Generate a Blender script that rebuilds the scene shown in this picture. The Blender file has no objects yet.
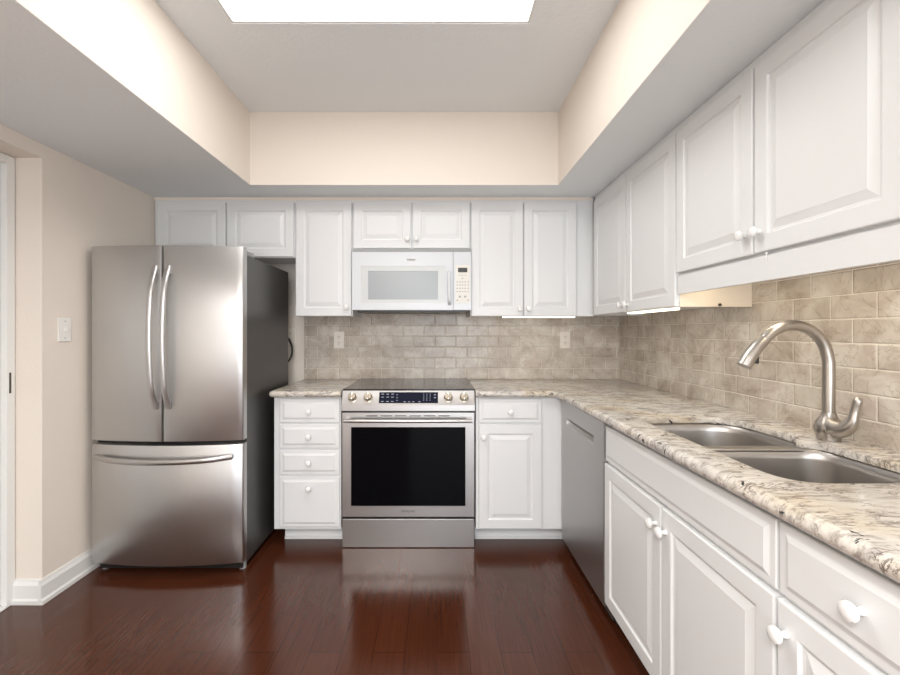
import bpy, bmesh, math, random
from mathutils import Vector, Matrix
random.seed(7)
C = bpy.context.scene.collection
S = bpy.context.scene
PI = math.pi

# ------------------------------------------------------------------ camera, world, light, exposure
FPX = 437.0
cam = bpy.data.cameras.new('camera'); co = bpy.data.objects.new('camera', cam); C.objects.link(co)
co.location = (0, 0, 1.256); co.rotation_euler = (PI/2, 0, 0)
cam.sensor_width = 36; cam.lens = FPX/900*36
cam.shift_x = 13/900; cam.shift_y = -5.5/900
cam.clip_start = 0.02
S.camera = co
w = bpy.data.worlds.new('world'); S.world = w; w.use_nodes = True
w.node_tree.nodes['Background'].inputs[0].default_value = (0.8, 0.88, 1, 1)
w.node_tree.nodes['Background'].inputs[1].default_value = 0.6
S.view_settings.view_transform = 'Standard'; S.view_settings.look = 'None'
S.view_settings.exposure = 0.33; S.view_settings.gamma = 1; S.view_settings.use_curve_mapping = False
PANEL_STRENGTH = 7.0
UNDER_STRENGTH = 2.4
def area_light(name, loc, rot, sx, sy, power, col):
    l = bpy.data.lights.new(name, 'AREA'); l.shape = 'RECTANGLE'; l.size = sx; l.size_y = sy
    l.energy = power; l.color = col
    o = bpy.data.objects.new(name, l); C.objects.link(o); o.location = loc; o.rotation_euler = rot
    return o
area_light('added_rear_fill', (0.31, -2.98, 1.12), (PI/2, 0, 0), 1.6, 2.1, 54, (0.90, 0.95, 1.0))  # added cool fill at the rear opening, brightens the room from behind the camera
area_light('added_overhead_fill', (-0.45, -0.75, 2.10), (0, 0, 0), 0.9, 0.9, 62, (1.0, 0.97, 0.93))  # added bare fill overhead behind the camera, no fixture there
area_light('sink_task_light', (1.10, 1.37, 1.484), (0, 0, 0), 0.04, 0.8, 0.9, (1.0, 0.86, 0.66))

# ------------------------------------------------------------------ materials
def srgb(r, g, b):
    f = lambda c: (c/255/12.92) if c/255 <= 0.04045 else ((c/255+0.055)/1.055)**2.4
    return (f(r), f(g), f(b), 1)
def mat(name, col, rough=0.5, metal=0.0, coat=0.0, spec=0.5):
    m = bpy.data.materials.new(name); m.use_nodes = True
    b = m.node_tree.nodes['Principled BSDF']
    b.inputs['Base Color'].default_value = col; b.inputs['Roughness'].default_value = rough
    b.inputs['Metallic'].default_value = metal; b.inputs['Coat Weight'].default_value = coat
    b.inputs['Specular IOR Level'].default_value = spec
    return m, m.node_tree, b
def nd(t, typ, **kw):
    n = t.nodes.new(typ)
    for k, v in kw.items():
        if k.startswith('_'): n.inputs[k[1:].replace('_', ' ')].default_value = v
        else: setattr(n, k, v)
    return n
def coords(t, scale=(1, 1, 1), rot=(0, 0, 0), loc=(0, 0, 0)):
    tc = nd(t, 'ShaderNodeTexCoord'); mp = nd(t, 'ShaderNodeMapping')
    mp.inputs['Scale'].default_value = scale; mp.inputs['Rotation'].default_value = rot; mp.inputs['Location'].default_value = loc
    t.links.new(tc.outputs['Object'], mp.inputs['Vector']); return mp.outputs[0]
def ramp(t, src, stops):
    r = nd(t, 'ShaderNodeValToRGB'); e = r.color_ramp.elements
    e[0].position, e[0].color = stops[0][0], stops[0][1]
    e[1].position, e[1].color = stops[-1][0], stops[-1][1]
    for p, c in stops[1:-1]:
        x = e.new(p); x.color = c
    t.links.new(src, r.inputs[0]); return r.outputs[0]
def noise(t, vec, scale, detail=4, rough=0.5, dist=0.0):
    n = nd(t, 'ShaderNodeTexNoise', _Scale=scale, _Detail=detail, _Roughness=rough, _Distortion=dist)
    t.links.new(vec, n.inputs['Vector']); return n.outputs['Fac']
def mix(t, fac, a, b, mode='MIX'):
    n = nd(t, 'ShaderNodeMix', data_type='RGBA', blend_type=mode)
    for s, v in ((n.inputs[0], fac), (n.inputs[6], a), (n.inputs[7], b)):
        if hasattr(v, 'is_linked') or hasattr(v, 'links'): t.links.new(v, s)
        else: s.default_value = v
    return n.outputs[2]
def bump(t, b, h, strength, dist=0.01):
    n = nd(t, 'ShaderNodeBump', _Strength=strength, _Distance=dist)
    t.links.new(h, n.inputs['Height']); t.links.new(n.outputs[0], b.inputs['Normal'])

def paint(name, col, tex=0.15, rough=0.6, sc=90):
    m, t, b = mat(name, col, rough)
    v = coords(t); n = noise(t, v, sc, 3, 0.6)
    bump(t, b, n, tex, 0.004)
    return m
M = {}
M['wall'] = paint('cream_wall_paint', (0.84, 0.765, 0.685, 1), 0.2)
M['ceiling'] = paint('ceiling_paint', (0.88, 0.905, 0.915, 1), 0.35, 0.8, 70)
M['trimw'] = paint('white_trim_paint', (0.82, 0.82, 0.80, 1), 0.03, 0.35)
M['cab'] = paint('white_thermofoil', (0.79, 0.80, 0.805, 1), 0.02, 0.32, 200)
M['cabside'] = paint('almond_laminate', (0.86, 0.76, 0.62, 1), 0.02, 0.45)
M['knob'], _, _ = mat('white_ceramic', (0.86, 0.86, 0.85, 1), 0.12, coat=0.3)
M['white'], _, _ = mat('white_appliance_plastic', (0.71, 0.735, 0.77, 1), 0.25)
M['whitetrim'], _, _ = mat('white_window_trim', (0.64, 0.66, 0.66, 1), 0.3)
M['screen'], t, b = mat('microwave_screen', (0.36, 0.39, 0.41, 1), 0.25)
M['black'], _, _ = mat('black_plastic', (0.012, 0.012, 0.012, 1), 0.35)
M['glass'], _, _ = mat('black_oven_glass', (0.003, 0.003, 0.004, 1), 0.06, spec=0.05)
M['cook'], _, _ = mat('ceramic_cooktop_glass', (0.02, 0.02, 0.022, 1), 0.14, spec=0.55)
M['ring'], _, _ = mat('cooktop_print', (0.10, 0.10, 0.10, 1), 0.2)
M['side'], t, b = mat('dark_grey_case', (0.052, 0.050, 0.048, 1), 0.32)
bump(t, b, noise(t, coords(t), 400, 2), 0.1, 0.001)
M['ivory'], _, _ = mat('ivory_plastic', (0.88, 0.83, 0.76, 1), 0.3)
M['keypad'], _, _ = mat('cream_keypad', (0.78, 0.76, 0.71, 1), 0.4)
M['badge'], _, _ = mat('satin_badge', (0.55, 0.55, 0.55, 1), 0.35, 0.6)
M['platew'], _, _ = mat('white_plate_plastic', (0.85, 0.83, 0.79, 1), 0.3)
M['slot'], _, _ = mat('dark_slot', (0.06, 0.05, 0.04, 1), 0.5)
M['navy'], _, _ = mat('control_display_glass', (0.012, 0.014, 0.03, 1), 0.2, spec=0.12)
M['print'], _, _ = mat('pale_print', (0.35, 0.38, 0.45, 1), 0.5)
M['gprint'], _, _ = mat('grey_print', (0.42, 0.40, 0.38, 1), 0.5)
M['dprint'], _, _ = mat('dark_print', (0.05, 0.05, 0.05, 1), 0.5)
M['vent'], _, _ = mat('grey_vent', (0.34, 0.34, 0.34, 1), 0.5)
M['chrome'], _, _ = mat('chrome', (0.75, 0.74, 0.73, 1), 0.12, 1.0)

def steel(name, col, rough, sc, bumpy=0.05, aniso=0.0, wav=0.0):
    m, t, b = mat(name, col, rough, 1.0)
    v = coords(t, sc); n = noise(t, v, 1.0, 3, 0.6)
    r = nd(t, 'ShaderNodeMapRange', _To_Min=rough-0.05, _To_Max=rough+0.07); t.links.new(n, r.inputs[0])
    t.links.new(r.outputs[0], b.inputs['Roughness'])
    b.inputs['Anisotropic'].default_value = aniso
    if aniso:
        tg = nd(t, 'ShaderNodeTangent', direction_type='RADIAL', axis='Z'); t.links.new(tg.outputs[0], b.inputs['Tangent'])
    v2 = coords(t, (7, 7, .5)); n2 = noise(t, v2, 1.0, 2)
    a = nd(t, 'ShaderNodeMath', operation='MULTIPLY_ADD'); t.links.new(n2, a.inputs[0]); a.inputs[1].default_value = wav; 
    t.links.new(n, a.inputs[2]) if wav == 0 else None
    if wav:
        k = nd(t, 'ShaderNodeMath', operation='MULTIPLY'); t.links.new(n, k.inputs[0]); k.inputs[1].default_value = 0.012
        t.links.new(k.outputs[0], a.inputs[2])
    bump(t, b, a.outputs[0], bumpy, 0.01 if wav else 0.002)
    return m
M['steel'] = steel('brushed_stainless', (0.56, 0.555, 0.55, 1), 0.34, (3, 3, 700), 0.10, 0.6, 1.0)
M['steeld'] = steel('dishwasher_stainless', (0.50, 0.49, 0.48, 1), 0.36, (3, 3, 700), 0.0, 0.4)
M['steelr'] = steel('range_stainless', (0.50, 0.485, 0.475, 1), 0.34, (3, 3, 700), 0.0, 0.3)
M['sink'] = steel('sink_stainless', (0.48, 0.46, 0.44, 1), 0.33, (3, 3, 300), 0.0, 0.5)
M['nickel'], _, _ = mat('brushed_nickel', (0.47, 0.44, 0.405, 1), 0.32, 1.0)
M['knobsteel'], _, _ = mat('satin_knob_steel', (0.66, 0.60, 0.50, 1), 0.25, 1.0)

def emit(name, col, s):
    m = bpy.data.materials.new(name); m.use_nodes = True; t = m.node_tree
    e = nd(t, 'ShaderNodeEmission'); e.inputs[0].default_value = col; e.inputs[1].default_value = s
    t.links.new(e.outputs[0], t.nodes['Material Output'].inputs[0]); return m
M['panel'] = emit('light_diffuser', (1.0, 0.985, 0.96, 1), PANEL_STRENGTH)
M['strip'] = emit('under_cabinet_tube', (1.0, 0.90, 0.72, 1), UNDER_STRENGTH)

# glossy red-brown plank floor, planks run along the depth of the room
def floor_mat():
    m, t, b = mat('cherry_plank_floor', (0.1, 0.03, 0.02, 1), 0.16, spec=0.5)
    v = coords(t, (1, 1, 1), (0, 0, PI/2))
    br = nd(t, 'ShaderNodeTexBrick', _Scale=1.0, offset=0.37)
    br.inputs['Color1'].default_value = (0, 0, 0, 1); br.inputs['Color2'].default_value = (1, 1, 1, 1)
    br.inputs['Mortar'].default_value = (0.5, 0.5, 0.5, 1)
    br.inputs['Mortar Size'].default_value = 0.0012; br.inputs['Mortar Smooth'].default_value = 0.2
    br.inputs['Brick Width'].default_value = 1.25; br.inputs['Row Height'].default_value = 0.125
    t.links.new(v, br.inputs['Vector'])
    g = noise(t, coords(t, (60, 2.5, 1)), 1.6, 6, 0.62, 0.6)
    base = ramp(t, g, [(0.25, srgb(66, 33, 18)), (0.5, srgb(75, 38, 22)), (0.75, srgb(85, 44, 27))])
    tone = ramp(t, br.outputs['Color'], [(0.0, (0.90, 0.89, 0.89, 1)), (1.0, (1.08, 1.07, 1.06, 1))])
    c = mix(t, 1.0, base, tone, 'MULTIPLY')
    c = mix(t, br.outputs['Fac'], c, srgb(48, 20, 12))
    t.links.new(c, b.inputs['Base Color'])
    r = nd(t, 'ShaderNodeMapRange', _To_Min=0.14, _To_Max=0.21); t.links.new(noise(t, coords(t), 7, 3), r.inputs[0])
    t.links.new(r.outputs[0], b.inputs['Roughness'])
    inv = nd(t, 'ShaderNodeMath', operation='SUBTRACT'); inv.inputs[0].default_value = 1; t.links.new(br.outputs['Fac'], inv.inputs[1])
    bump(t, b, inv.outputs[0], 0.08, 0.001)
    return m
M['floor'] = floor_mat()

def tile_mat(name, rot, loc):
    m, t, b = mat(name, (0.5, 0.45, 0.4, 1), 0.3)
    v = coords(t, (1, 1, 1), rot, loc)
    def brick(mort, smooth):
        br = nd(t, 'ShaderNodeTexBrick', _Scale=1.0, offset=0.5)
        br.inputs['Color1'].default_value = (0, 0, 0, 1); br.inputs['Color2'].default_value = (1, 1, 1, 1)
        br.inputs['Mortar'].default_value = (0.5, 0.5, 0.5, 1)
        br.inputs['Mortar Size'].default_value = mort; br.inputs['Mortar Smooth'].default_value = smooth
        br.inputs['Brick Width'].default_value = 0.1545; br.inputs['Row Height'].default_value = 0.078
        t.links.new(v, br.inputs['Vector']); return br
    br = brick(0.0016, 0.3); edge = brick(0.006, 1.0)
    cl = noise(t, coords(t), 9, 5, 0.6, 0.6)
    clb = ramp(t, cl, [(0.3, srgb(182, 169, 156)), (0.48, srgb(203, 192, 181)), (0.62, srgb(217, 210, 200)), (0.8, srgb(228, 224, 217))])
    vn = noise(t, coords(t), 5, 6, 0.62, 1.6)
    vein = ramp(t, vn, [(0.485, (1, 1, 1, 1)), (0.5, (0.72, 0.68, 0.62, 1)), (0.515, (1, 1, 1, 1))])
    c = mix(t, 0.8, clb, vein, 'MULTIPLY')
    tone = ramp(t, br.outputs['Color'], [(0.0, (0.84, 0.83, 0.80, 1)), (0.5, (0.95, 0.95, 0.94, 1)), (1.0, (1.05, 1.05, 1.05, 1))])
    c = mix(t, 1.0, c, tone, 'MULTIPLY')
    c = mix(t, br.outputs['Fac'], c, srgb(236, 228, 215))
    t.links.new(c, b.inputs['Base Color'])
    inv = nd(t, 'ShaderNodeMath', operation='SUBTRACT'); inv.inputs[0].default_value = 1; t.links.new(edge.outputs['Fac'], inv.inputs[1])
    add = nd(t, 'ShaderNodeMath', operation='MULTIPLY_ADD'); t.links.new(cl, add.inputs[0]); add.inputs[1].default_value = 0.5
    t.links.new(inv.outputs[0], add.inputs[2])
    bump(t, b, add.outputs[0], 0.7, 0.003)
    r = nd(t, 'ShaderNodeMapRange', _To_Min=0.26, _To_Max=0.7); t.links.new(br.outputs['Fac'], r.inputs[0]); t.links.new(r.outputs[0], b.inputs['Roughness'])
    return m
# back wall reads (x, z); right wall reads (y, z); rows line up on z = .914 + k*.078
M['tile_back'] = tile_mat('travertine_subway_tile_back', (-PI/2, 0, 0), (0.0247, 0.022+0.078*0, 0))
M['tile_right'] = tile_mat('travertine_subway_tile_right', (0, 0, 0), (0, 0, 0))

def swizzle_right():
    # right wall: use (y, z, x)
    t = M['tile_right'].node_tree
    for mp in [n for n in t.nodes if n.type == 'MAPPING']:
        tc = mp.inputs['Vector'].links[0].from_node
        s = nd(t, 'ShaderNodeSeparateXYZ'); c = nd(t, 'ShaderNodeCombineXYZ')
        t.links.new(tc.outputs['Object'], s.inputs[0])
        t.links.new(s.outputs['Y'], c.inputs['X']); t.links.new(s.outputs['Z'], c.inputs['Y']); t.links.new(s.outputs['X'], c.inputs['Z'])
        t.links.new(c.outputs[0], mp.inputs['Vector'])
        mp.inputs['Location'].default_value = (0.079, 0.028, 0)
swizzle_right()
def swizzle_back():
    t = M['tile_back'].node_tree
    for mp in [n for n in t.nodes if n.type == 'MAPPING']:
        tc = mp.inputs['Vector'].links[0].from_node
        s = nd(t, 'ShaderNodeSeparateXYZ'); c = nd(t, 'ShaderNodeCombineXYZ')
        t.links.new(tc.outputs['Object'], s.inputs[0])
        t.links.new(s.outputs['X'], c.inputs['X']); t.links.new(s.outputs['Z'], c.inputs['Y']); t.links.new(s.outputs['Y'], c.inputs['Z'])
        t.links.new(c.outputs[0], mp.inputs['Vector'])
        mp.inputs['Rotation'].default_value = (0, 0, 0); mp.inputs['Location'].default_value = (0.015, 0.022, 0)
swizzle_back()

def granite():
    m, t, b = mat('cream_granite', (0.7, 0.65, 0.6, 1), 0.16, spec=0.5)
    v = coords(t); vs = coords(t, (1, 3.2, 2.4), (0, 0, 0.22))
    warm = noise(t, v, 4.0, 5, 0.62, 0.5)
    c = ramp(t, warm, [(0.30, srgb(222, 219, 215)), (0.46, srgb(240, 236, 229)), (0.58, srgb(236, 228, 214)), (0.66, srgb(232, 219, 198)), (0.76, srgb(244, 241, 235))])
    gr = noise(t, vs, 13, 9, 0.74, 0.8)
    grey = ramp(t, gr, [(0.34, (0.22, 0.20, 0.20, 1)), (0.43, (0.60, 0.57, 0.56, 1)), (0.50, (0.92, 0.90, 0.89, 1)), (0.56, (1, 1, 1, 1))])
    c = mix(t, 0.9, c, grey, 'MULTIPLY')
    st = noise(t, vs, 6.0, 8, 0.68, 1.6)
    stm = ramp(t, st, [(0.470, (1, 1, 1, 1)), (0.494, (0.20, 0.17, 0.17, 1)), (0.506, (0.20, 0.17, 0.17, 1)), (0.530, (1, 1, 1, 1))])
    brk = ramp(t, noise(t, v, 10, 3), [(0.44, (0, 0, 0, 1)), (0.60, (1, 1, 1, 1))])
    c = mix(t, brk, c, mix(t, 0.9, c, stm, 'MULTIPLY'))
    sp = noise(t, v, 17, 4, 0.6, 1.8)
    spm = ramp(t, sp, [(0.325, (0.03, 0.03, 0.035, 1)), (0.36, (1, 1, 1, 1))])
    c = mix(t, 1.0, c, spm, 'MULTIPLY')
    c = mix(t, 1.0, c, (0.84, 0.83, 0.815, 1), 'MULTIPLY')
    t.links.new(c, b.inputs['Base Color'])
    return m
M['granite'] = granite()

# ------------------------------------------------------------------ mesh helpers
def box(bm, x0, x1, y0, y1, z0, z1, bev=0.0, seg=2):
    r = bmesh.ops.create_cube(bm, size=1)
    vs = r['verts']
    for v in vs:
        v.co = Vector(((x0+x1)/2 + v.co.x*(x1-x0), (y0+y1)/2 + v.co.y*(y1-y0), (z0+z1)/2 + v.co.z*(z1-z0)))
    if bev:
        es = list({e for v in vs for e in v.link_edges})
        bmesh.ops.bevel(bm, geom=es, offset=bev, segments=seg, profile=0.5, affect='EDGES')
def cyl(bm, c, axis, r, h, n=24, r2=None):
    q = Vector((0, 0, 1)).rotation_difference(Vector(axis).normalized())
    mtx = Matrix.Translation(Vector(c)) @ q.to_matrix().to_4x4()
    bmesh.ops.create_cone(bm, cap_ends=True, segments=n, radius1=r, radius2=r if r2 is None else r2, depth=h, matrix=mtx)
def lathe(bm, prof, c, axis=(0, 0, 1), n=28):
    q = Vector((0, 0, 1)).rotation_difference(Vector(axis).normalized())
    rings = []
    for r, z in prof:
        rings.append([bm.verts.new(Vector(c) + q @ Vector((max(r, 1e-5)*math.cos(2*PI*i/n), max(r, 1e-5)*math.sin(2*PI*i/n), z))) for i in range(n)])
    for a, b in zip(rings, rings[1:]):
        for i in range(n): bm.faces.new((a[i], a[(i+1) % n], b[(i+1) % n], b[i]))
    bm.faces.new(rings[0][::-1]); bm.faces.new(rings[-1])
def catmull(pts, sub=6):
    P = [pts[0]] + list(pts) + [pts[-1]]; out = []
    for i in range(1, len(P)-2):
        p0, p1, p2, p3 = [Vector(p) for p in P[i-1:i+3]]
        for k in range(sub):
            s = k/sub
            out.append(0.5*((2*p1) + (p2-p0)*s + (2*p0-5*p1+4*p2-p3)*s*s + (-p0+3*p1-3*p2+p3)*s**3))
    out.append(Vector(P[-2])); return out
def tube(bm, pts, radii, n=16, sub=6, flat=None):
    if not isinstance(radii, (list, tuple)): radii = [radii]*len(pts)
    pp = catmull([tuple(p)+(r,) for p, r in zip(pts, radii)], sub) if sub > 1 else [Vector(tuple(p)+(r,)) for p, r in zip(pts, radii)]
    ps = [p.to_3d() if len(p) == 3 else Vector(p[:3]) for p in pp]; rs = [p[3] for p in pp]
    t0 = (ps[1]-ps[0]).normalized(); up = Vector((0, 0, 1)) if abs(t0.z) < 0.9 else Vector((0, 1, 0))
    nx = t0.cross(up).normalized(); rings = []
    for i, p in enumerate(ps):
        t = (ps[min(i+1, len(ps)-1)] - ps[max(i-1, 0)]).normalized()
        nx = (nx - t*nx.dot(t)).normalized(); ny = t.cross(nx)
        fx, fy = (1, 1) if flat is None else flat
        rings.append([bm.verts.new(p + rs[i]*(fx*nx*math.cos(2*PI*k/n) + fy*ny*math.sin(2*PI*k/n))) for k in range(n)])
    for a, b in zip(rings, rings[1:]):
        for i in range(n): bm.faces.new((a[i], b[i], b[(i+1) % n], a[(i+1) % n]))
    bm.faces.new(rings[0]); bm.faces.new(rings[-1][::-1])
def loft_rect(bm, x0, x1, z0, z1, prof, back):
    """nested rectangles: prof = [(inset, y)], front face toward -y, back plane at y = back"""
    rings = []
    for d, y in [(0, back)] + list(prof):
        rings.append([bm.verts.new((x, y, z)) for x, z in ((x0+d, z0+d), (x1-d, z0+d), (x1-d, z1-d), (x0+d, z1-d))])
    for a, b in zip(rings, rings[1:]):
        for i in range(4): bm.faces.new((a[i], a[(i+1) % 4], b[(i+1) % 4], b[i]))
    bm.faces.new(rings[0][::-1]); bm.faces.new(rings[-1])
def obj(name, bm, m, parent=None, smooth=False, loc=None):
    bmesh.ops.recalc_face_normals(bm, faces=bm.faces)
    me = bpy.data.meshes.new(name); bm.to_mesh(me); bm.free()
    me.materials.append(M[m] if isinstance(m, str) else m)
    if smooth:
        for p in me.polygons: p.use_smooth = True
        me.set_sharp_from_angle(angle=math.radians(40))
    o = bpy.data.objects.new(name, me); C.objects.link(o)
    if parent: o.parent = parent
    if loc: o.location = loc
    return o
def tag(o, label, cat, group=None):
    o['label'] = label; o['category'] = cat
    if group: o['group'] = group
    return o
def thing(name, label, cat, loc=(0, 0, 0), rz=0, group=None):
    o = bpy.data.objects.new(name, None); C.objects.link(o); o.empty_display_size = 0.1
    o.location = loc; o.rotation_euler = (0, 0, rz); return tag(o, label, cat, group)
def struct(name, bm, m, parent=None):
    o = obj(name, bm, m, parent)
    if parent is None: o['kind'] = 'structure'
    return o
def nb(): return bmesh.new()
def B(*a, **k):
    bm = nb(); box(bm, *a, **k); return bm

# ------------------------------------------------------------------ room dimensions
YB = 3.176; XR = 1.33; XL = -1.834; ZS = 2.13; ZC = 2.565; YR = -3.0
TX0, TX1, TY0, TY1 = -1.113, 0.722, -1.6, 2.60
YFB = 2.56          # face frames of the base cabinets on the back wall
YFU = 2.838         # face frames of the wall cabinets on the back wall
DT = 0.019
# ------------------------------------------------------------------ room shell
struct('floor', B(-2.3, XR+.15, YR-.1, YB+.1, -.08, 0), 'floor')
struct('wall_back', B(-2.1, XR+.15, YB, YB+.12, 0, 2.75), 'wall')
struct('wall_right', B(XR, XR+.12, YR, YB, 0, 2.75), 'wall')
bm = nb(); box(bm, -2.13, XL, 2.03, YB, 0, 2.75)
box(bm, -1.97, XL, 1.10, 2.03, 2.065, 2.75); box(bm, -2.13, XL, YR, 1.10, 0, 2.75)
box(bm, -2.13, -1.97, 1.10, 2.03, 2.065, 2.75)
struct('wall_left', bm, 'wall')
bm = nb()      # rear wall with an opening added for fill light, x -1.75..0.75, z .55..2.0 behind the camera
box(bm, -2.1, -.55, YR-.12, YR, 0, 2.75); box(bm, XR-.2, XR+.12, YR-.12, YR, 0, 2.75)
box(bm, -.55, XR-.2, YR-.12, YR, 2.2, 2.75)
struct('wall_rear', bm, 'wall')
# ceiling: upper slab, dropped soffit ring, cream tray sides
PX0, PX1, PY0, PY1 = -0.873, 0.395, 1.235, 1.855
bm = nb()
box(bm, -2.1, PX0, YR, YB, ZC, ZC+.06); box(bm, PX1, XR+.1, YR, YB, ZC, ZC+.06)
box(bm, PX0, PX1, YR, PY0, ZC, ZC+.06); box(bm, PX0, PX1, PY1, YB, ZC, ZC+.06)
struct('ceiling', bm, 'ceiling')
bm = nb()
box(bm, -2.1, TX0, YR, YB, ZS, ZS+.02); box(bm, TX1, XR, YR, YB, ZS, ZS+.02)
box(bm, TX0, TX1, TY1, YB, ZS, ZS+.02); box(bm, TX0, TX1, YR, TY0, ZS, ZS+.02)
struct('ceiling_soffit', bm, 'ceiling')['kind'] = 'structure'
bm = nb()
box(bm, TX0-.05, TX0, TY0, TY1+.05, ZS+.0202, ZC); box(bm, TX1, TX1+.05, TY0, TY1+.05, ZS+.0202, ZC)
box(bm, TX0, TX1, TY1, TY1+.05, ZS+.0202, ZC); box(bm, TX0-.05, TX1+.05, TY0-.05, TY0, ZS+.0202, ZC)
# thin painted returns so that the cream reaches the lip
box(bm, TX0-.002, TX0+.0015, TY0, TY1, ZS+.001, ZS+.03); box(bm, TX1-.0015, TX1+.002, TY0, TY1, ZS+.001, ZS+.03)
box(bm, TX0, TX1, TY1-.0015, TY1+.002, ZS+.001, ZS+.03)
struct('trim_1', bm, 'wall')
struct('bounce_tint_strip', B(XL, 1.0, YFU-.004, YFU-.0002, 2.110, 2.1295), 'wall')  # cream strip above the doors, warm bounced light put into its colour
# flush ceiling light
t_ = thing('ceiling_light', 'large glowing white rectangular light panel set in the tray ceiling', 'light', ((PX0+PX1)/2, (PY0+PY1)/2, ZC+.01))
cx, cy = (PX0+PX1)/2, (PY0+PY1)/2
hx, hy = (PX1-PX0)/2, (PY1-PY0)/2
obj('diffuser', B(-hx+.012, hx-.012, -hy+.012, hy-.012, .012, .02), 'panel', t_)
bm = nb(); box(bm, -hx, -hx+.012, -hy, hy, -.008, .05); box(bm, hx-.012, hx, -hy, hy, -.008, .05)
box(bm, -hx+.012, hx-.012, -hy, -hy+.012, -.008, .05); box(bm, -hx+.012, hx-.012, hy-.012, hy, -.008, .05)
obj('frame', bm, 'trimw', t_)

# tile backsplashes
struct('wall_tile_back', B(-.963, XR-.008, YB-.009, YB, .885, 1.42), 'tile_back')
struct('wall_tile_right', B(XR-.009, XR, -.4, YB, .885, 1.60), 'tile_right')
for o in (bpy.data.objects['wall_tile_back'], bpy.data.objects['wall_tile_right']): o['kind'] = 'structure'

# baseboards
def basebd(name, L, loc, rz, m='trimw'):
    bm = nb(); prof = [(0, 0), (.022, 0), (.022, .018), (.015, .026), (.015, .085), (.009, .098), (.006, .11), (0, .11)]
    a = [bm.verts.new((0, -d, z)) for d, z in prof]; b = [bm.verts.new((L, -d, z)) for d, z in prof]
    n = len(prof)
    for i in range(n): bm.faces.new((a[i], a[(i+1) % n], b[(i+1) % n], b[i]))
    bm.faces.new(a); bm.faces.new(b[::-1])
    o = struct(name, bm, m); o.location = loc; o.rotation_euler = (0, 0, rz); return o
basebd('baseboard_left', YB-2.03+.022, (XL, 2.03-.022, 0), PI/2)
bb = basebd('baseboard_niche', 1.97+XL+.0, (-1.97, 2.03, 0), 0)
basebd('baseboard_left_front', 4.1, (XL, -3.0, 0), PI/2)
# left door: casing, jamb, leaf, latch plate
bm = nb(); box(bm, -1.985, -1.955, 1.985, 2.026, 0.0, 2.062, .003); box(bm, -1.985, -1.955, 1.104, 1.145, 0.0, 2.062, .003)
box(bm, -1.985, -1.955, 1.146, 1.984, 2.022, 2.062, .003)
struct('trim_2', bm, 'trimw')
bm = nb(); box(bm, -2.03, -1.992, 1.10, 2.025, .012, 2.06)
d1 = struct('door_1', bm, 'trimw')
bm = nb()
for (a0, a1) in ((.25, .95), (1.1, 1.9)):
    loft_rect(bm, 1.26, 1.87, a0, a1, [(0, -1.9905+1.9905), (.01, -.004), (.03, -.004), (.05, .0)], .002)
pp = obj('door_panel', bm, 'trimw', d1); pp.matrix_world = Matrix(((0, -1, 0, -1.992), (1, 0, 0, 0), (0, 0, 1, 0), (0, 0, 0, 1)))
obj('latch_plate', B(-1.956, -1.9535, 1.997, 2.006, .975, 1.07, .0008), 'slot', d1)
struct('trim_3', B(-1.99, -1.952, 1.146, 1.984, 0, .012, .004), 'trimw')

# ------------------------------------------------------------------ cabinets
DOORP = [(0, -DT+.004), (.0012, -DT+.0012), (.004, -DT), (.052, -DT), (.0545, -DT+.002), (.0565, -DT+.0065), (.064, -DT+.0075), (.067, -DT+.0065), (.086, -DT+.0015), (.0875, -DT+.0008)]
DRWP = [(0, -DT+.0075), (.0025, -DT+.0052), (.016, -DT+.005), (.019, -DT+.0045), (.028, -DT+.0008), (.030, -DT)]
KNOBP = [(.0075, 0), (.0075, .003), (.006, .010), (.0065, .014), (.0125, .0165), (.0165, .020), (.0172, .024), (.0155, .0285), (.010, .0315), (.004, .0325), (0, .0326)]
knob_mesh = [None]
def knob(parent, x, z):
    if knob_mesh[0] is None:
        bm = nb(); lathe(bm, KNOBP, (0, 0, 0), (0, -1, 0))
        o = obj('knob', bm, 'knob', parent, True); knob_mesh[0] = o.data
    else:
        o = bpy.data.objects.new('knob', knob_mesh[0]); C.objects.link(o); o.parent = parent
    o.location = (x, -DT, z)
def cabinet(name, label, cat, loc, rz, w, z0, z1, depth, fronts, base=False, top=True, x_lo=None, x_hi=None, side_mat=None, group=None):
    """local frame: x across (left to right seen from the front), y = 0 face frame front, +y into the wall"""
    t = thing(name, label, cat, (loc[0], loc[1], 0), rz, group)
    a, b = -w/2 if x_lo is None else x_lo, w/2 if x_hi is None else x_hi
    bm = nb()
    box(bm, a, b, 0, .019, z0, z1, .0008, 1)
    box(bm, a, a+.016, .0192, depth, z0, z1); box(bm, b-.016, b, .0192, depth, z0, z1)
    box(bm, a+.016, b-.016, .0192, depth, z0+(0 if base else .012), z0+(.016 if base else .028))
    box(bm, a+.016, b-.016, depth-.006, depth, z0+.03, z1)
    if top: box(bm, a+.016, b-.016, .0192, depth-.006, z1-.016, z1)
    obj('body', bm, 'cab', t)
    if side_mat:
        pass
    if base:
        bm = nb(); bt = b+.15 if base == 'R' else b
        box(bm, a+.03 if base == 'L' else a, bt, .098, .115, 0, z0-.0005)
        box(bm, a+.03 if base == 'L' else a, bt, .088, .0978, 0, .016, .003)
        if base == 'L': box(bm, a+.03, a+.046, .1152, depth, 0, z0-.0005)
        obj('toe_kick', bm, 'cab', t)
    for kind, x0, x1, f0, f1, kn in fronts:
        bm = nb(); loft_rect(bm, x0, x1, f0, f1, DOORP if kind == 'door' else DRWP, -.0006)
        d = obj('door' if kind == 'door' else 'drawer' if kind == 'drawer' else 'false_front', bm, 'cab', t)
        for k in (kn if isinstance(kn, list) else [kn] if kn else []): knob(d, *k)
    return t

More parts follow.
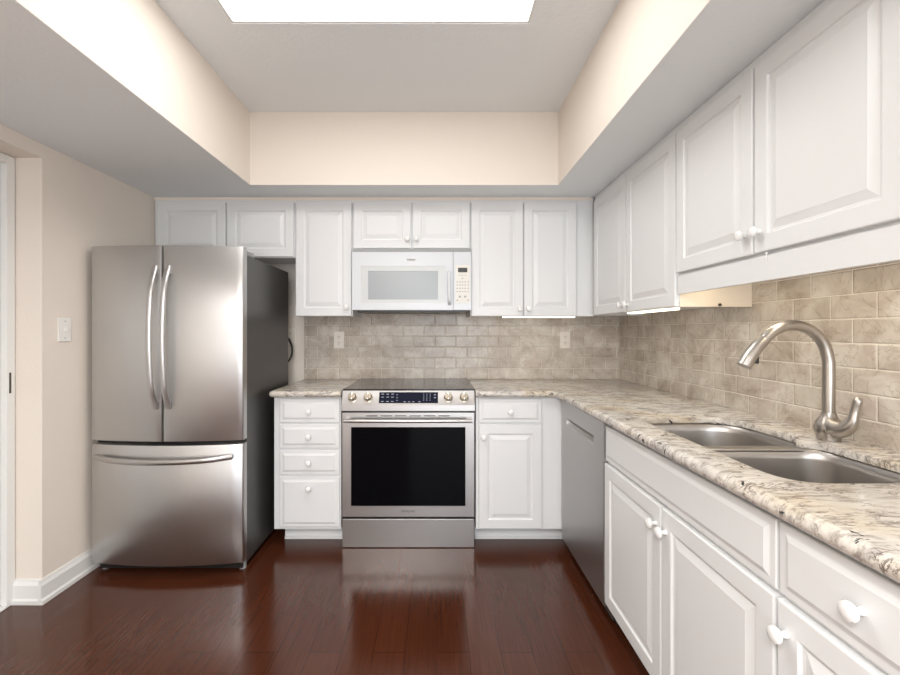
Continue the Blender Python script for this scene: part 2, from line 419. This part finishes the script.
# back wall, above the refrigerator
U0, U1 = 1.366, 2.1285
def upper_back(name, label, x0, x1, zb, fronts, **k):
    c = (x0+x1)/2
    return cabinet(name, label, 'cabinet', (c, YFU, 0), 0, x1-x0, zb, U1, YB-YFU-.0095, [(kd, a-c, b-c, f0, f1, [(kn[0]-c, kn[1])] if kn else None) for kd, a, b, f0, f1, kn in fronts], **k)
ZT = 2.092
upper_back('wall_cabinet', 'short white two-door cabinet above the stainless refrigerator', XL+.004, -.9195, 1.737,
    [('door', -1.806, -1.366, 1.742, ZT, None), ('door', -1.355, -.926, 1.742, ZT, None)])
upper_back('wall_cabinet', 'tall narrow single-door white wall cabinet left of the microwave', -.9185, -.5465, U0-.008,
    [('door', -.912, -.552, U0-.01+.003, ZT, (-.583, 1.415))])
upper_back('wall_cabinet', 'short white two-door cabinet directly above the white microwave', -.5455, .2155, 1.792,
    [('door', -.541, -.168, 1.797, ZT, (-.192, 1.855)), ('door', -.157, .211, 1.797, ZT, (-.133, 1.855))])
upper_back('wall_cabinet', 'tall two-door white wall cabinet right of the microwave', .2165, 1.0185, U0-.008,
    [('door', .221, .556, U0-.007, ZT, (.532, 1.405)), ('door', .562, .900, U0-.007, ZT, (.588, 1.405))])
# right wall uppers: local x runs toward the camera
def upper_right(label, y_far, y_near, zb, fronts, lo=0, **k):
    c = (y_far+y_near)/2
    return cabinet('wall_cabinet', label, 'cabinet', (1.019, c, 0), -PI/2, y_far-y_near, zb, U1, XR-.0095-1.019,
        [(kd, c-a, c-b, f0, f1, [(c-kn[0], kn[1])] if kn else None) for kd, a, b, f0, f1, kn in fronts], **k)
upper_right('tall two-door white wall cabinet on the right wall nearest the corner', YFU-.0205, 1.833, U0-.004,
    [('door', 2.79, 2.325, U0-.003, ZT, (2.355, 1.40)), ('door', 2.315, 1.838, U0-.003, ZT, (2.285, 1.40))])
sk = upper_right('raised white two-door wall cabinet above the sink with a valance', 1.832, .905, 1.492,
    [('door', 1.829, 1.386, 1.502, ZT, (1.415, 1.567)), ('door', 1.379, .93, 1.502, ZT, (1.355, 1.567))])
c = (1.832+.905)/2
obj('valance', B(-(1.832-.905)/2, (1.832-.905)/2, -.010, .006, 1.414, 1.4915, .001), 'cab', sk)
bm = nb(); lathe(bm, [(.004, 0), (.004, .004), (.0018, .005), (.0018, .022), (.0005, .024)], (c-1.335, -.0125, 1.499), (0, 0, -1), 12)
obj('catch_peg', bm, 'knob', sk, True)
# almond side skin of the corner wall cabinet facing the sink, and its screw
cc = [o for o in bpy.data.objects if o.get('label', '').endswith('nearest the corner')][0]
wl = (YFU-.0205-1.833)
sp = obj('side_panel', B(wl/2-.0001, wl/2+.0009, .0, XR-.0095-1.019, U0-.004, 1.4905), 'cabside', cc)
sp['label'] = 'almond unpainted side panel'
bm = nb(); cyl(bm, (wl/2+.004, .165, U0+.004), (1, 0, 0), .006, .008, 12); obj('screw', bm, 'slot', cc)

# base cabinets
Z0, Z1 = .102, .8765
t_ = cabinet('drawer_cabinet', 'white base cabinet of four drawers between refrigerator and range', 'cabinet', (-.7575, YFB, 0), 0, .392, Z0, Z1, YB-YFB-.002,
    [('drawer', -.160, .190, .729, .866, [(.014, .795)]), ('drawer', -.160, .190, .579, .719, [(.014, .648)]),
     ('drawer', -.160, .190, .424, .567, [(.014, .497)]), ('drawer', -.160, .190, .120, .412, [(.014, .348)])], base='L', top=False)
c = .4725
bc = cabinet('base_cabinet', 'white base cabinet with one drawer over one door, right of the range', 'cabinet', (c, YFB, 0), 0, .49, Z0, Z1, YB-YFB-.002,
    [('drawer', .243-c, .610-c, .727, .866, [(.426-c, .792)]), ('door', .243-c,   .610-c, .111, .717, [(.270-c, .646)])], base='R', top=False, x_hi=.729-c)
obj('filler', B(.7292-c, .748-c, -.064, -.0002, .102, .8765), 'cab', bc)
XF = .712+DT
def base_right(name, label, y_far, y_near, fronts):
    c = (y_far+y_near)/2
    return cabinet(name, label, 'cabinet', (XF, c, 0), -PI/2, y_far-y_near, Z0, Z1, XR-.002-XF,
        [(kd, c-a, c-b, f0, f1, [(c-kn[0], kn[1])] if kn else None) for kd, a, b, f0, f1, kn in fronts], base=True, top=False)
base_right('sink_base_cabinet', 'white two-door base cabinet with long false drawer front under the sink', 1.8625, .9205,
    [('false', 1.860, .924, .711, .860, None), ('door', 1.860, 1.393, .106, .699, (1.422, .634)), ('door', 1.385, .924, .106, .699, (1.360, .632))])
base_right('drawer_cabinet', 'nearest white base cabinet with knobbed drawer over door, bottom right corner', .9195, .50,
    [('drawer', .916, .512, .711, .860, (.731, .789)), ('door', .916, .512, .106, .699, (.891, .639))])

# ------------------------------------------------------------------ countertops (bullnose edge, sink cut-outs)
def rrect(x0, x1, y0, y1, rs, n=7):
    """rs: radius of corners (x0y0, x1y0, x1y1, x0y1)"""
    out = []
    for (cx, cy, a0, r) in ((x0+rs[0], y0+rs[0], PI, rs[0]), (x1-rs[1], y0+rs[1], 1.5*PI, rs[1]), (x1-rs[2], y1-rs[2], 0, rs[2]), (x0+rs[3], y1-rs[3], .5*PI, rs[3])):
        for k in range(n+1):
            a = a0 + k/n*PI/2; out.append((cx+r*math.cos(a), cy+r*math.sin(a)))
    return out
def flat_slab(outline, holes, z0, z1, bev):
    cu = bpy.data.curves.new('outline', 'CURVE'); cu.dimensions = '2D'; cu.fill_mode = 'BOTH'
    for pts in [outline]+holes:
        sp_ = cu.splines.new('POLY'); sp_.points.add(len(pts)-1); sp_.use_cyclic_u = True
        for p, q in zip(sp_.points, pts): p.co = (q[0], q[1], 0, 1)
    cu.extrude = (z1-z0)/2-bev; cu.bevel_depth = bev; cu.bevel_resolution = 2; cu.offset = -bev
    tmp = bpy.data.objects.new('tmp', cu); C.objects.link(tmp)
    dg = bpy.context.evaluated_depsgraph_get(); me = bpy.data.meshes.new_from_object(tmp.evaluated_get(dg))
    bpy.data.objects.remove(tmp)
    bm = nb(); bm.from_mesh(me); bmesh.ops.remove_doubles(bm, verts=bm.verts, dist=1e-5)
    for v in bm.verts: v.co.z += (z0+z1)/2
    return bm
def nose(bm, path, closed_ends=True):
    """half-round edge swept along the front of the slab; outward is to the right of travel"""
    R_ = (ZB-ZA)/2; prof = [(-.03, ZA)] + [(-R_+R_*math.cos(a), (ZA+ZB)/2+R_*math.sin(a)) for a in [-PI/2+PI*k/12 for k in range(13)]] + [(-R_, ZB-.0225), (-.03, ZB-.0225)]
    P = [Vector(p) for p in path]; rings = []
    for i, p in enumerate(P):
        d1 = (P[i]-P[i-1]).normalized() if i else (P[1]-P[0]).normalized()
        d2 = (P[i+1]-P[i]).normalized() if i < len(P)-1 else d1
        n1 = Vector((d1.y, -d1.x)); n2 = Vector((d2.y, -d2.x)); nn_ = (n1+n2).normalized(); k = 1/max(.3, nn_.dot(n1))
        rings.append([bm.verts.new((p.x+nn_.x*d*k, p.y+nn_.y*d*k, z)) for d, z in prof])
    n = len(prof)
    for a, b in zip(rings, rings[1:]):
        for i in range(n): bm.faces.new((a[i], a[(i+1) % n], b[(i+1) % n], b[i]))
    bm.faces.new(rings[0]); bm.faces.new(rings[-1][::-1])
def rnd(pts, rs, n=7):
    out = []
    N = len(pts)
    for i, (p, r) in enumerate(zip(pts, rs)):
        p = Vector(p); a = (Vector(pts[i-1])-p).normalized(); b = (Vector(pts[(i+1) % N])-p).normalized()
        if r == 0: out.append(tuple(p)); continue
        for k in range(n+1):
            s = k/n; w0, w1, w2 = (1-s)**2, 2*s*(1-s), s*s
            q = ((p+a*r)*w0 + p*w1 + (p+b*r)*w2)/(w0+w1+w2); out.append(tuple(q))
    return out
ZA, ZB = .8775, .915
YN, XN = 2.515, .683
IN = .0188
YW = YB-.0095; XW = XR-.0095
bm = flat_slab([(-.975+IN, YN+IN), (-.5575, YN+IN), (-.5575, YW), (-.975+IN, YW)], [], ZB-.022, ZB, .0004)
pth = [(-.975, YW), (-.975, YN)] ; pth = [(-.975, YW)] + rnd([(-.975, YW), (-.975, YN), (-.5575, YN)], [0, .03, 0])[1:-1] + [(-.5575, YN)]
nose(bm, [(a, b) for a, b in pth])
tag(obj('countertop', bm, 'granite', None, True), 'short speckled cream granite countertop between refrigerator and range', 'countertop')
HOLE = rnd([(.795, .984), (1.195, .984), (1.182, 1.352), (1.140, 1.364), (1.140, 1.392), (1.170, 1.402), (1.172, 1.748), (.795, 1.730)],
           [.10, .15, .04, .008, .008, .02, .15, .05])
bm = flat_slab([(.2235, YN+IN), (XN+IN, YN+IN), (XN+IN, .478), (XW, .478), (XW, YW), (.2235, YW)], [HOLE], ZB-.022, ZB, .0006)
crn = rnd([(.2235, YN), (XN, YN), (XN, .46)], [0, .02, 0])
nose(bm, crn)
tag(obj('countertop', bm, 'granite', None, True), 'long L-shaped speckled cream granite countertop holding the sink', 'countertop')
cxs, cys = .9625, 1.34

# ------------------------------------------------------------------ sink
t_ = thing('double_sink', 'undermount stainless steel double-bowl sink in the granite counter', 'sink', (cxs, cys, ZB-.0225-.24))
def bowl(x0, x1, y0, y1, rs):
    bm = nb(); n = 9
    lv = [(-.014, 0.0), (0.0, 0.0), (.004, -.004), (.008, -.03), (.014, -.15), (.022, -.185), (.045, -.205), (.075, -.212)]
    rings = []
    for d, z in lv:
        r = [max(.02, q-d*.6) for q in rs]
        rings.append([bm.verts.new((x-cxs, y-cys, z+.2385)) for x, y in rrect(x0+d, x1-d, y0+d, y1-d, r, n)])
    N = len(rings[0])
    for a, b in zip(rings, rings[1:]):
        for i in range(N): bm.faces.new((a[i], a[(i+1) % N], b[(i+1) % N], b[i]))
    mx, my = (x0+x1)/2-cxs, (y0+y1)/2-cys
    last = rings[-1]
    dr = [bm.verts.new((mx+.042*math.cos(a), my+.042*math.sin(a), .2385-.216)) for a in [math.atan2(v.co.y-my, v.co.x-mx) for v in last]]
    for i in range(N): bm.faces.new((last[i], last[(i+1) % N], dr[(i+1) % N], dr[i]))
    bm.faces.new(dr[::-1])
    o = obj('bowl', bm, 'sink', t_, True)
    bm = nb(); lathe(bm, [(.040, 0), (.040, .002), (.034, .003), (.030, -.0005), (.005, -.001), (0, -.001)], (mx, my, .2385-.214), n=24)
    obj('drain', bm, 'chrome', o, True)
bowl(.788, 1.184, 1.392, 1.750, (.07, .06, .14, .07))
bowl(.788, 1.200, .976, 1.366, (.11, .14, .08, .08))
# saddle between the bowls, a little below the stone
obj('divider', B(.80-cxs, 1.175-cxs, 1.358-cys, 1.400-cys, .2395-.010, .2400, .004, 3), 'sink', t_, True)

# ------------------------------------------------------------------ faucet
FX, FY = 1.237, 1.38
t_ = thing('faucet', 'brushed nickel gooseneck pull-down faucet behind the sink', 'faucet', (FX, FY, ZB))
def fp(x, y, Y=1.38):  # photo position at the faucet's own depth -> local metres
    s = FPX/Y; return ((x-437)/s-FX, Y-FY, 1.256-(y-332)/s-ZB)
bm = nb(); lathe(bm, [(.027, 0), (.030, .002), (.030, .006), (.034, .016), (.0385, .034), (.037, .048), (.030, .062), (.0215, .074), (.0182, .086), (0, .086)], (0, 0, 0))
obj('base', bm, 'nickel', t_, True)
bm = nb(); tube(bm, [(0, 0, .085), (0, 0, .17), (0, 0, .225), fp(828, 358), fp(823, 343), fp(813, 332), fp(800, 326), fp(786, 326), fp(774, 331), fp(767, 336.5), fp(764, 340)], [.0165]*10+[.0165], 24, 6)
obj('spout', bm, 'nickel', t_, True)
bm = nb(); tube(bm, [fp(764.5, 339.5), fp(757.5, 346), fp(749.8, 356), fp(743.8, 366)], [.0170, .0190, .0210, .0215], 24, 5)
bm2 = nb()
o = obj('spray_head', bm, 'nickel', t_, True)
obj('spray_button', B(-.005, .005, -.008, .008, -.013, .013, .002), 'black', o, loc=tuple(Vector(fp(749.5, 357.5))+Vector((.0205, 0, -.006))))
bm2.free()
bm = nb(); tube(bm, [(0, .005, .045), (0, -.030, .042), (.002, -.056, .050), (.005, -.072, .072), (.009, -.077, .105), (.013, -.082, .135), (.015, -.084, .146)], [.034, .029, .022, .0155, .0110, .0120, .007], 20, 6)
obj('handle', bm, 'nickel', t_, True)

# ------------------------------------------------------------------ refrigerator
FXc, FHW = -1.4005, .3945
FYe = 2.268
t_ = thing('refrigerator', 'tall stainless steel french-door refrigerator with bottom freezer drawer', 'refrigerator', (FXc, FYe, 0))
def bulge(x): return -.040*(1-(x/FHW)**2)
def curved_door(x0, x1, z0, z1, back=.045, n=14, fil=.006):
    bm = nb(); xs = [x0] + [x0+fil*.3] + [x0+fil + (x1-x0-2*fil)*i/n for i in range(n+1)] + [x1-fil*.3, x1]
    def yy(i, x):
        off = fil if i in (0, len(xs)-1) else fil*.3 if i in (1, len(xs)-2) else 0
        return bulge(x)+off
    def ring(z, extra):
        return [bm.verts.new((x, min(yy(i, x)+extra, back-.001), z)) for i, x in enumerate(xs)] + [bm.verts.new((x1, back, z)), bm.verts.new((x0, back, z))]
    rings = [ring(z0, .005), ring(z0+.0015, .0015), ring(z0+.005, 0), ring(z1-.005, 0), ring(z1-.0015, .0015), ring(z1, .005)]
    N = len(rings[0])
    for a, b in zip(rings, rings[1:]):
        for i in range(N): bm.faces.new((a[i], a[(i+1) % N], b[(i+1) % N], b[i]))
    bm.faces.new(rings[0][::-1]); bm.faces.new(rings[-1])
    return bm
obj('case', B(-FHW+.003, FHW-.003, .050, .70, .035, 1.662, .004), 'side', t_)
dl = obj('door', curved_door(-FHW, -.0045, .695, 1.700), 'steel', t_, True)
dr = obj('door', curved_door(.0045, FHW, .695, 1.700), 'steel', t_, True)
fz = obj('freezer_drawer', curved_door(-FHW, FHW, .058, .676), 'steel', t_, True)
obj('gasket', B(-FHW+.012, FHW-.012, .030, .0495, .07, 1.690), 'black', t_)
obj('kick_plate', B(-FHW+.02, FHW-.02, .035, .60, .012, .0348), 'black', t_)
for hxp, d, sgn in ((-.030, dl, -1), (.036, dr, 1)):
    bm = nb(); pts = []; rr = []
    z0h, z1h = .872, 1.586
    for k in range(9):
        s = k/8; q = 4*s*(1-s)
        pts.append((hxp, bulge(hxp)-.010-.052*q**.6, z0h+(z1h-z0h)*s)); rr.append(.0125)
    tube(bm, pts, rr, 14, 4, flat=(1.15, .75))
    h = obj('handle', bm, 'steel', d, True)
    bm = nb()
    for z in (z0h+.012, z1h-.012): obj('handle_mount', B(hxp-.010, hxp+.010, bulge(hxp)-.016, bulge(hxp)+.003, z-.022, z+.022, .004), 'steeld', h)
bm = nb(); pts = []
for k in range(9):
    s = k/8; q = 4*s*(1-s); x = -.345+.70*s
    pts.append((x-.012, bulge(x)-.008-.045*q**.5, .614-.008*q))
tube(bm, pts, .0125, 14, 4, flat=(.8, 1.2)); obj('handle', bm, 'steelr', fz, True)
bm = nb()
for x in (-.340, .330): obj('handle_mount', B(x-.02, x+.02, bulge(x)-.012, bulge(x)+.004, .605, .625, .003), 'steeld', fz)
for x in (-FHW+.055, FHW-.055):
    bm = nb(); box(bm, x-.05, x+.05, .030, .155, 1.6625, 1.690, .006); obj('hinge_cover', bm, 'vent', t_)
for x in (-FHW+.03, FHW-.03):
    bm = nb(); box(bm, x-.022, x+.022, .046, .085, .03, .062, .004); cyl(bm, (x, .065, .015), (0, 0, 1), .018, .03, 14); obj('foot', bm, 'vent', t_)
bm = nb(); lx = FHW-.03
tube(bm, [(FHW-.06, .69, 1.215), (FHW-.028, .76, 1.21), (FHW-.018, .79, 1.18), (FHW-.012, .80, 1.14), (FHW-.016, .79, 1.08), (FHW-.05, .75, 1.02), (FHW-.08, .69, .98)], .007, 10, 5)
obj('power_cord', bm, 'black', t_, True)

# ------------------------------------------------------------------ range
RX0, RX1 = -.5525, .2185
rc = (RX0+RX1)/2; rw = (RX1-RX0)/2
YD = 2.545
t_ = thing('range', 'stainless steel slide-in electric range with black glass oven window', 'range', (rc, YD, 0))
obj('body', B(-rw+.003, rw-.003, .034, .60, .02, .895, .002), 'side', t_)
# cooktop
ct = obj('cooktop', B(-rw, rw, .020, .615, .8955, .921, .004), 'cook', t_)
for (x, y, r) in ((-.2, .18, .10), (.2, .19, .085), (-.2, .44, .075), (.2, .44, .09)):
    for q in (r, r*.62):
        bm = nb(); N = 40; A = [bm.verts.new((x+q*math.cos(2*PI*i/N), y+q*math.sin(2*PI*i/N), .9213)) for i in range(N)]
        Bv = [bm.verts.new((x+(q-.002)*math.cos(2*PI*i/N), y+(q-.002)*math.sin(2*PI*i/N), .9213)) for i in range(N)]
        for i in range(N): bm.faces.new((A[i], A[(i+1) % N], Bv[(i+1) % N], Bv[i]))
        obj('burner_ring', bm, 'ring', ct)
# slanted control panel: top edge y = .02, z = .915 ; bottom y = -.012, z = .835
def prism_x(bm, prof, x0, x1):
    a = [bm.verts.new((x0, y, z)) for y, z in prof]; b = [bm.verts.new((x1, y, z)) for y, z in prof]; n = len(prof)
    for i in range(n): bm.faces.new((a[i], a[(i+1) % n], b[(i+1) % n], b[i]))
    bm.faces.new(a); bm.faces.new(b[::-1])
bm = nb(); prism_x(bm, [(.018, .912), (-.020, .833), (-.020, .800), (.033, .800), (.033, .8945), (.0185, .8945)], -rw, rw)
cp = obj('control_panel', bm, 'steelr', t_)
sl = Vector((0, .018+.020, .912-.833)).normalized(); nn = Vector((0, -sl.z, sl.y))
def on_panel(x, s): # s metres up the slope from its lower edge
    return Vector((x, -.020, .833)) + sl*s
def slab_on(x0, x1, s0, s1, h, m, name, par, bev=0.0, lift=0.0):
    bm = nb(); box(bm, x0, x1, s0, s1, lift, lift+h, bev)
    for v in bm.verts:
        v.co = Vector((v.co.x, -.020, .833)) + sl*v.co.y + nn*v.co.z
    return obj(name, bm, m, par)
disp = slab_on((379-437)/172-rc, (438-437)/172-rc, .012, .078, .0015, 'navy', 'display', cp, .0006)
bm = nb()
def mark(x, s, wd, hh):
    n0 = len(bm.verts); box(bm, x-wd/2, x+wd/2, s-hh/2, s+hh/2, .0016, .0019)
    bm.verts.ensure_lookup_table()
    for v in list(bm.verts)[n0:]: v.co = Vector((v.co.x, -.020, .833)) + sl*v.co.y + nn*v.co.z
d0 = (379-437)/172-rc
for x in (.02, .05, .078): 
    for s in (.066, .048, .022): mark(d0+x, s, .015, .004)
for x in (.105, .105): 
    for s in (.062, .045, .028): mark(d0+x, s, .008, .005)
for x in (.26, .278, .297):
    for s in (.066, .054, .042, .03): mark(d0+x, s, .004, .005)
for x in (.15, .175, .2, .235): mark(d0+x, .02, .012, .004)
for s in (.062, .045): mark(d0+.325, s, .012, .005)
obj('display_legend', bm, 'print', disp)['kind'] = 'stuff'
for x in (352.5, 368.2, 448.3, 464.0):
    X = (x-437)/172-rc
    bm = nb(); lathe(bm, [(.027, 0), (.027, .005), (.0245, .006), (.0225, .010), (.0215, .030), (.019, .033), (0, .0332)], (0, 0, 0), n=32)
    box(bm, -.005, .005, -.022, .022, .028, .044, .002)
    q = Vector((0, 0, 1)).rotation_difference(nn)
    k = obj('knob', bm, 'knobsteel', cp, True); k.rotation_mode = 'QUATERNION'; k.rotation_quaternion = q; k.location = on_panel(X, .045)
# oven door
bm = nb()
X0, X1 = -rw+.002, rw-.002
wx0, wx1, wz0, wz1 = (351-437)/172-rc, (465.5-437)/172-rc, .244, .703
for a in ((X0, wx0, .182, .787), (wx1, X1, .182, .787), (wx0, wx1, .182, wz0), (wx0, wx1, wz1, .787)):
    box(bm, a[0], a[1], -.004, .033, a[2], a[3])
od = obj('oven_door', bm, 'steelr', t_)
obj('window', B(wx0+.0002, wx1-.0002, -.0015, .012, wz0+.0002, wz1-.0002), 'glass', od)
bm = nb()
for k in range(6): obj('vent_slot', B(-.245+k*.084, -.245+k*.084+.066, -.0050, -.0035, .766, .771), 'dprint', od)
bm = nb(); tube(bm, [(-rw+.018, -.044, .747), (-.2, -.050, .747), (.2, -.050, .747), (rw-.018, -.044, .747)], .0105, 16, 6)
h = obj('handle', bm, 'steelr', od, True)
bm = nb()
for x in (-rw+.035, rw-.035): obj('handle_mount', B(x-.012, x+.012, -.044, -.0042, .738, .756, .003), 'steelr', od)
# maker's name on the door
def text_obj(txt, size, m, parent, loc, rot=(PI/2, 0, 0), name='lettering', sp=1.1):
    cu = bpy.data.curves.new(name, 'FONT'); cu.body = txt; cu.size = size; cu.align_x = 'CENTER'; cu.align_y = 'CENTER'; cu.extrude = .0002; cu.space_character = sp
    tmp = bpy.data.objects.new('tmp', cu); C.objects.link(tmp)
    dg = bpy.context.evaluated_depsgraph_get(); me = bpy.data.meshes.new_from_object(tmp.evaluated_get(dg)); bpy.data.objects.remove(tmp)
    me.materials.clear(); me.materials.append(M[m])
    o = bpy.data.objects.new(name, me); C.objects.link(o); o.parent = parent; o.location = loc; o.rotation_euler = rot; return o
text_obj('SAMSUNG', .0165, 'dprint', od, ((408-437)/172-rc, -.0043, .213))
obj('warming_drawer', B(X0, X1, -.004, .033, .003, .168, .002), 'steelr', t_)
bm = nb()
for x in (-rw+.05, rw-.05):
    for y in (.08, .55):
        bm = nb(); cyl(bm, (x, y, .01), (0, 0, 1), .018, .02, 12); obj('foot', bm, 'black', t_)

# ------------------------------------------------------------------ microwave
YM = 2.783
mx0, mx1, mz0, mz1 = -.5430, .2200, 1.396, 1.7905
t_ = thing('microwave', 'white over-the-range microwave with grey window, above the range', 'microwave', ((mx0+mx1)/2, YM, mz0))
mc = (mx0+mx1)/2
def px(x): return (x-437)/157-mc
def pz(y): return 1.256-(y-332)/157-mz0
obj('case', B(mx0-mc+.002, mx1-mc-.002, .022, YB-YM-.0095, 0.004, mz1-mz0-.0002, .002), 'white', t_)
obj('vent', B(mx0-mc+.003, mx1-mc-.003, .006, .0215, pz(251.8), pz(248.8), .001), 'vent', t_)
obj('grease_filter', B(mx0-mc+.03, mx1-mc-.03, .03, YB-YM-.05, -.012, .0038, .003), 'side', t_)
bm = nb()
a0, a1, b0, b1 = px(361), px(446), pz(303), pz(266)
g0, g1 = px(352), px(452.9)
for q in ((g0, a0, 0, pz(252)), (a1, g1, 0, pz(252)), (a0, a1, 0, b0), (a0, a1, b1, pz(252))): box(bm, q[0], q[1], 0, .0215, q[2], q[3])
md = obj('door', bm, 'white', t_)
bm = nb(); c0, c1, e0, e1 = px(368), px(438), pz(299.5), pz(271)
for q in ((a0, c0, b0, b1), (c1, a1, b0, b1), (c0, c1, b0, e0), (c0, c1, e1, b1)): box(bm, q[0], q[1], .003, .0215, q[2], q[3])
mf = obj('window_frame', bm, 'whitetrim', md)
obj('window', B(c0, c1, .006, .0215, e0, e1), 'screen', md)
bm = nb(); tube(bm, [(px(449.6), -.004, pz(304)), (px(449.2), -.030, pz(300)), (px(448.8), -.036, pz(288)), (px(448.8), -.030, pz(276)), (px(449.2), -.004, pz(272))], .010, 14, 5, flat=(1.1, .8))
h = obj('handle', bm, 'white', md, True)
bm = nb(); N = 28
lathe(bm, [(.030, 0), (.030, .0015), (.026, .003), (0, .0034)], (0, 0, 0), (0, -1, 0), 32)
for v in bm.verts: v.co.z *= .36
bg = obj('badge', bm, 'badge', md, True, loc=(px(411.2), -.0002, pz(259.4)))
bm = nb(); lathe(bm, [(.022, 0), (.022, .0008), (0, .0009)], (0, 0, 0), (0, -1, 0), 24)
for v in bm.verts: v.co.z *= .2
obj('badge_centre', bm, 'vent', bg, loc=(0, -.003, -.0012))
cp = obj('control_panel', B(px(453.4), px(471.2), 0, .0215, 0, pz(252), .001), 'white', t_)
obj('keypad', B(px(455.5), px(470), -.0006, .0005, pz(303), pz(265)), 'keypad', cp)['label'] = 'cream keypad overlay'
dd = obj('display', B(px(458), px(467.3), -.0012, 0, pz(272.3), pz(267.8)), 'dprint', cp)
bm = nb()
def dot(x, y, wd, hh): box(bm, px(x)-wd/2, px(x)+wd/2, -.0011, -.0005, pz(y)-hh/2, pz(y)+hh/2)
for x in (459.5, 462.5, 465.5): dot(x, 275.2, .010, .004)
dot(462.5, 278.5, .008, .008)
for y in (282, 285, 288.3, 291.6):
    for x in (457.2, 460.0, 462.6, 465.2, 468.2): dot(x, y, .009, .006)
for x in (459.8, 465.2): dot(x, 296.6, .014, .012)
for x in (457.2, 468.0): dot(x, 300.2, .010, .007)
obj('button', bm, 'gprint', cp)['kind'] = 'stuff'

# ------------------------------------------------------------------ dishwasher
DY0, DY1 = 1.866, 2.492
DL = DY1-DY0
t_ = thing('dishwasher', 'stainless steel built-in dishwasher in the right run near the corner', 'dishwasher', (.712, (DY0+DY1)/2, 0), -PI/2)
obj('case', B(-DL/2+.006, DL/2-.006, .040, .58, .02, .862), 'side', t_)
# front panel with a pocket handle: panel built from slabs around the pocket
bm = nb(); p0, p1, q0, q1 = -DL/2+.09, DL/2-.118, .738, .785
for a in ((-DL/2+.003, p0, .085, .868), (p1, DL/2-.003, .085, .868), (p0, p1, .085, q0), (p0, p1, q1, .868)): box(bm, a[0], a[1], 0, .038, a[2], a[3])
bmesh.ops.remove_doubles(bm, verts=bm.verts, dist=1e-5)
dw = obj('door', bm, 'steeld', t_)
bm = nb(); prism_x(bm, [(.0005, q0), (.004, q0+.012), (.014, q0+.026), (.030, q1-.008), (.034, q1), (.0385, q1), (.0385, q0)], p0+.0005, p1-.0005)
obj('handle', bm, 'steeld', dw)
obj('kick_plate', B(-DL/2+.006, DL/2-.006, .060, .075, 0, .082), 'black', t_)

# ------------------------------------------------------------------ under-cabinet lights
t_ = thing('under_cabinet_light', 'glowing light bar under the cabinet right of the microwave', 'light', (.67, 2.888, U0-.008-.0075), 0)
obj('housing', B(-.24, .24, -.03, .03, .011, .0218), 'trimw', t_)
obj('lamp', B(-.235, .235, -.026, .026, .0, .0108, .003), 'strip', t_)
t_ = thing('under_cabinet_light', 'glowing light bar under the right-wall corner cabinet', 'light', (1.062, 2.17, U0-.004-.0075), PI/2)
obj('housing', B(-.22, .22, -.03, .03, .011, .0218), 'trimw', t_)
obj('lamp', B(-.215, .215, -.026, .026, .0, .0108, .003), 'strip', t_)

# ------------------------------------------------------------------ outlets and switch
def outlet(name, label, loc, rz):
    t = thing(name, label, 'outlet', loc, rz)
    obj('cover_plate', B(-.0375, .0375, -.006, -.0002, -.0605, .0605, .002), 'ivory', t)
    for z in (-.0215, .0215):
        bm = nb(); lathe(bm, [(.0165, 0), (.0165, .0015), (0, .0016)], (0, -.006, z), (0, -1, 0), 20)
        r = obj('socket', bm, 'ivory', t)
        bm = nb()
        for x in (-.0065, .0065): box(bm, x-.0013, x+.0013, -.0080, -.0070, z-.001, z+.0085)
        cyl(bm, (0, -.0075, z-.008), (0, 1, 0), .0028, .001, 10)
        obj('slot', bm, 'slot', r)
outlet('wall_outlet', 'ivory duplex outlet in the tile left above the range', (-.709, YB-.009, 1.198), 0)
outlet('wall_outlet', 'ivory duplex outlet in the tile between range and corner', (.927, YB-.009, 1.198), 0)
outlet('wall_outlet', 'ivory outlet on the bare wall just behind the refrigerator edge', (-1.065, YB, 1.225), 0)
t_ = thing('light_switch', 'white toggle switch plate on the cream left wall', 'light switch', (XL, 2.148, 1.268), PI/2)
obj('cover_plate', B(-.037, .037, -.006, -.0002, -.059, .059, .002), 'platew', t_)
bm = nb(); box(bm, -.005, .005, -.016, -.006, -.010, .008, .002); obj('toggle', bm, 'platew', t_)
for z in (-.041, .041):
    bm = nb(); cyl(bm, (0, -.0065, z), (0, 1, 0), .0028, .001, 10); obj('screw', bm, 'vent', t_)

# unseen frame around the added fill-light opening behind the camera
bm = nb()
for a in ((-.55, -.49, 0, 2.2), (XR-.26, XR-.2, 0, 2.2), (-.49, XR-.26, 0, .04), (-.49, XR-.26, 2.14, 2.2)):
    box(bm, a[0], a[1], YR-.09, YR-.03, a[2], a[3])
struct('added_rear_frame', bm, 'trimw')
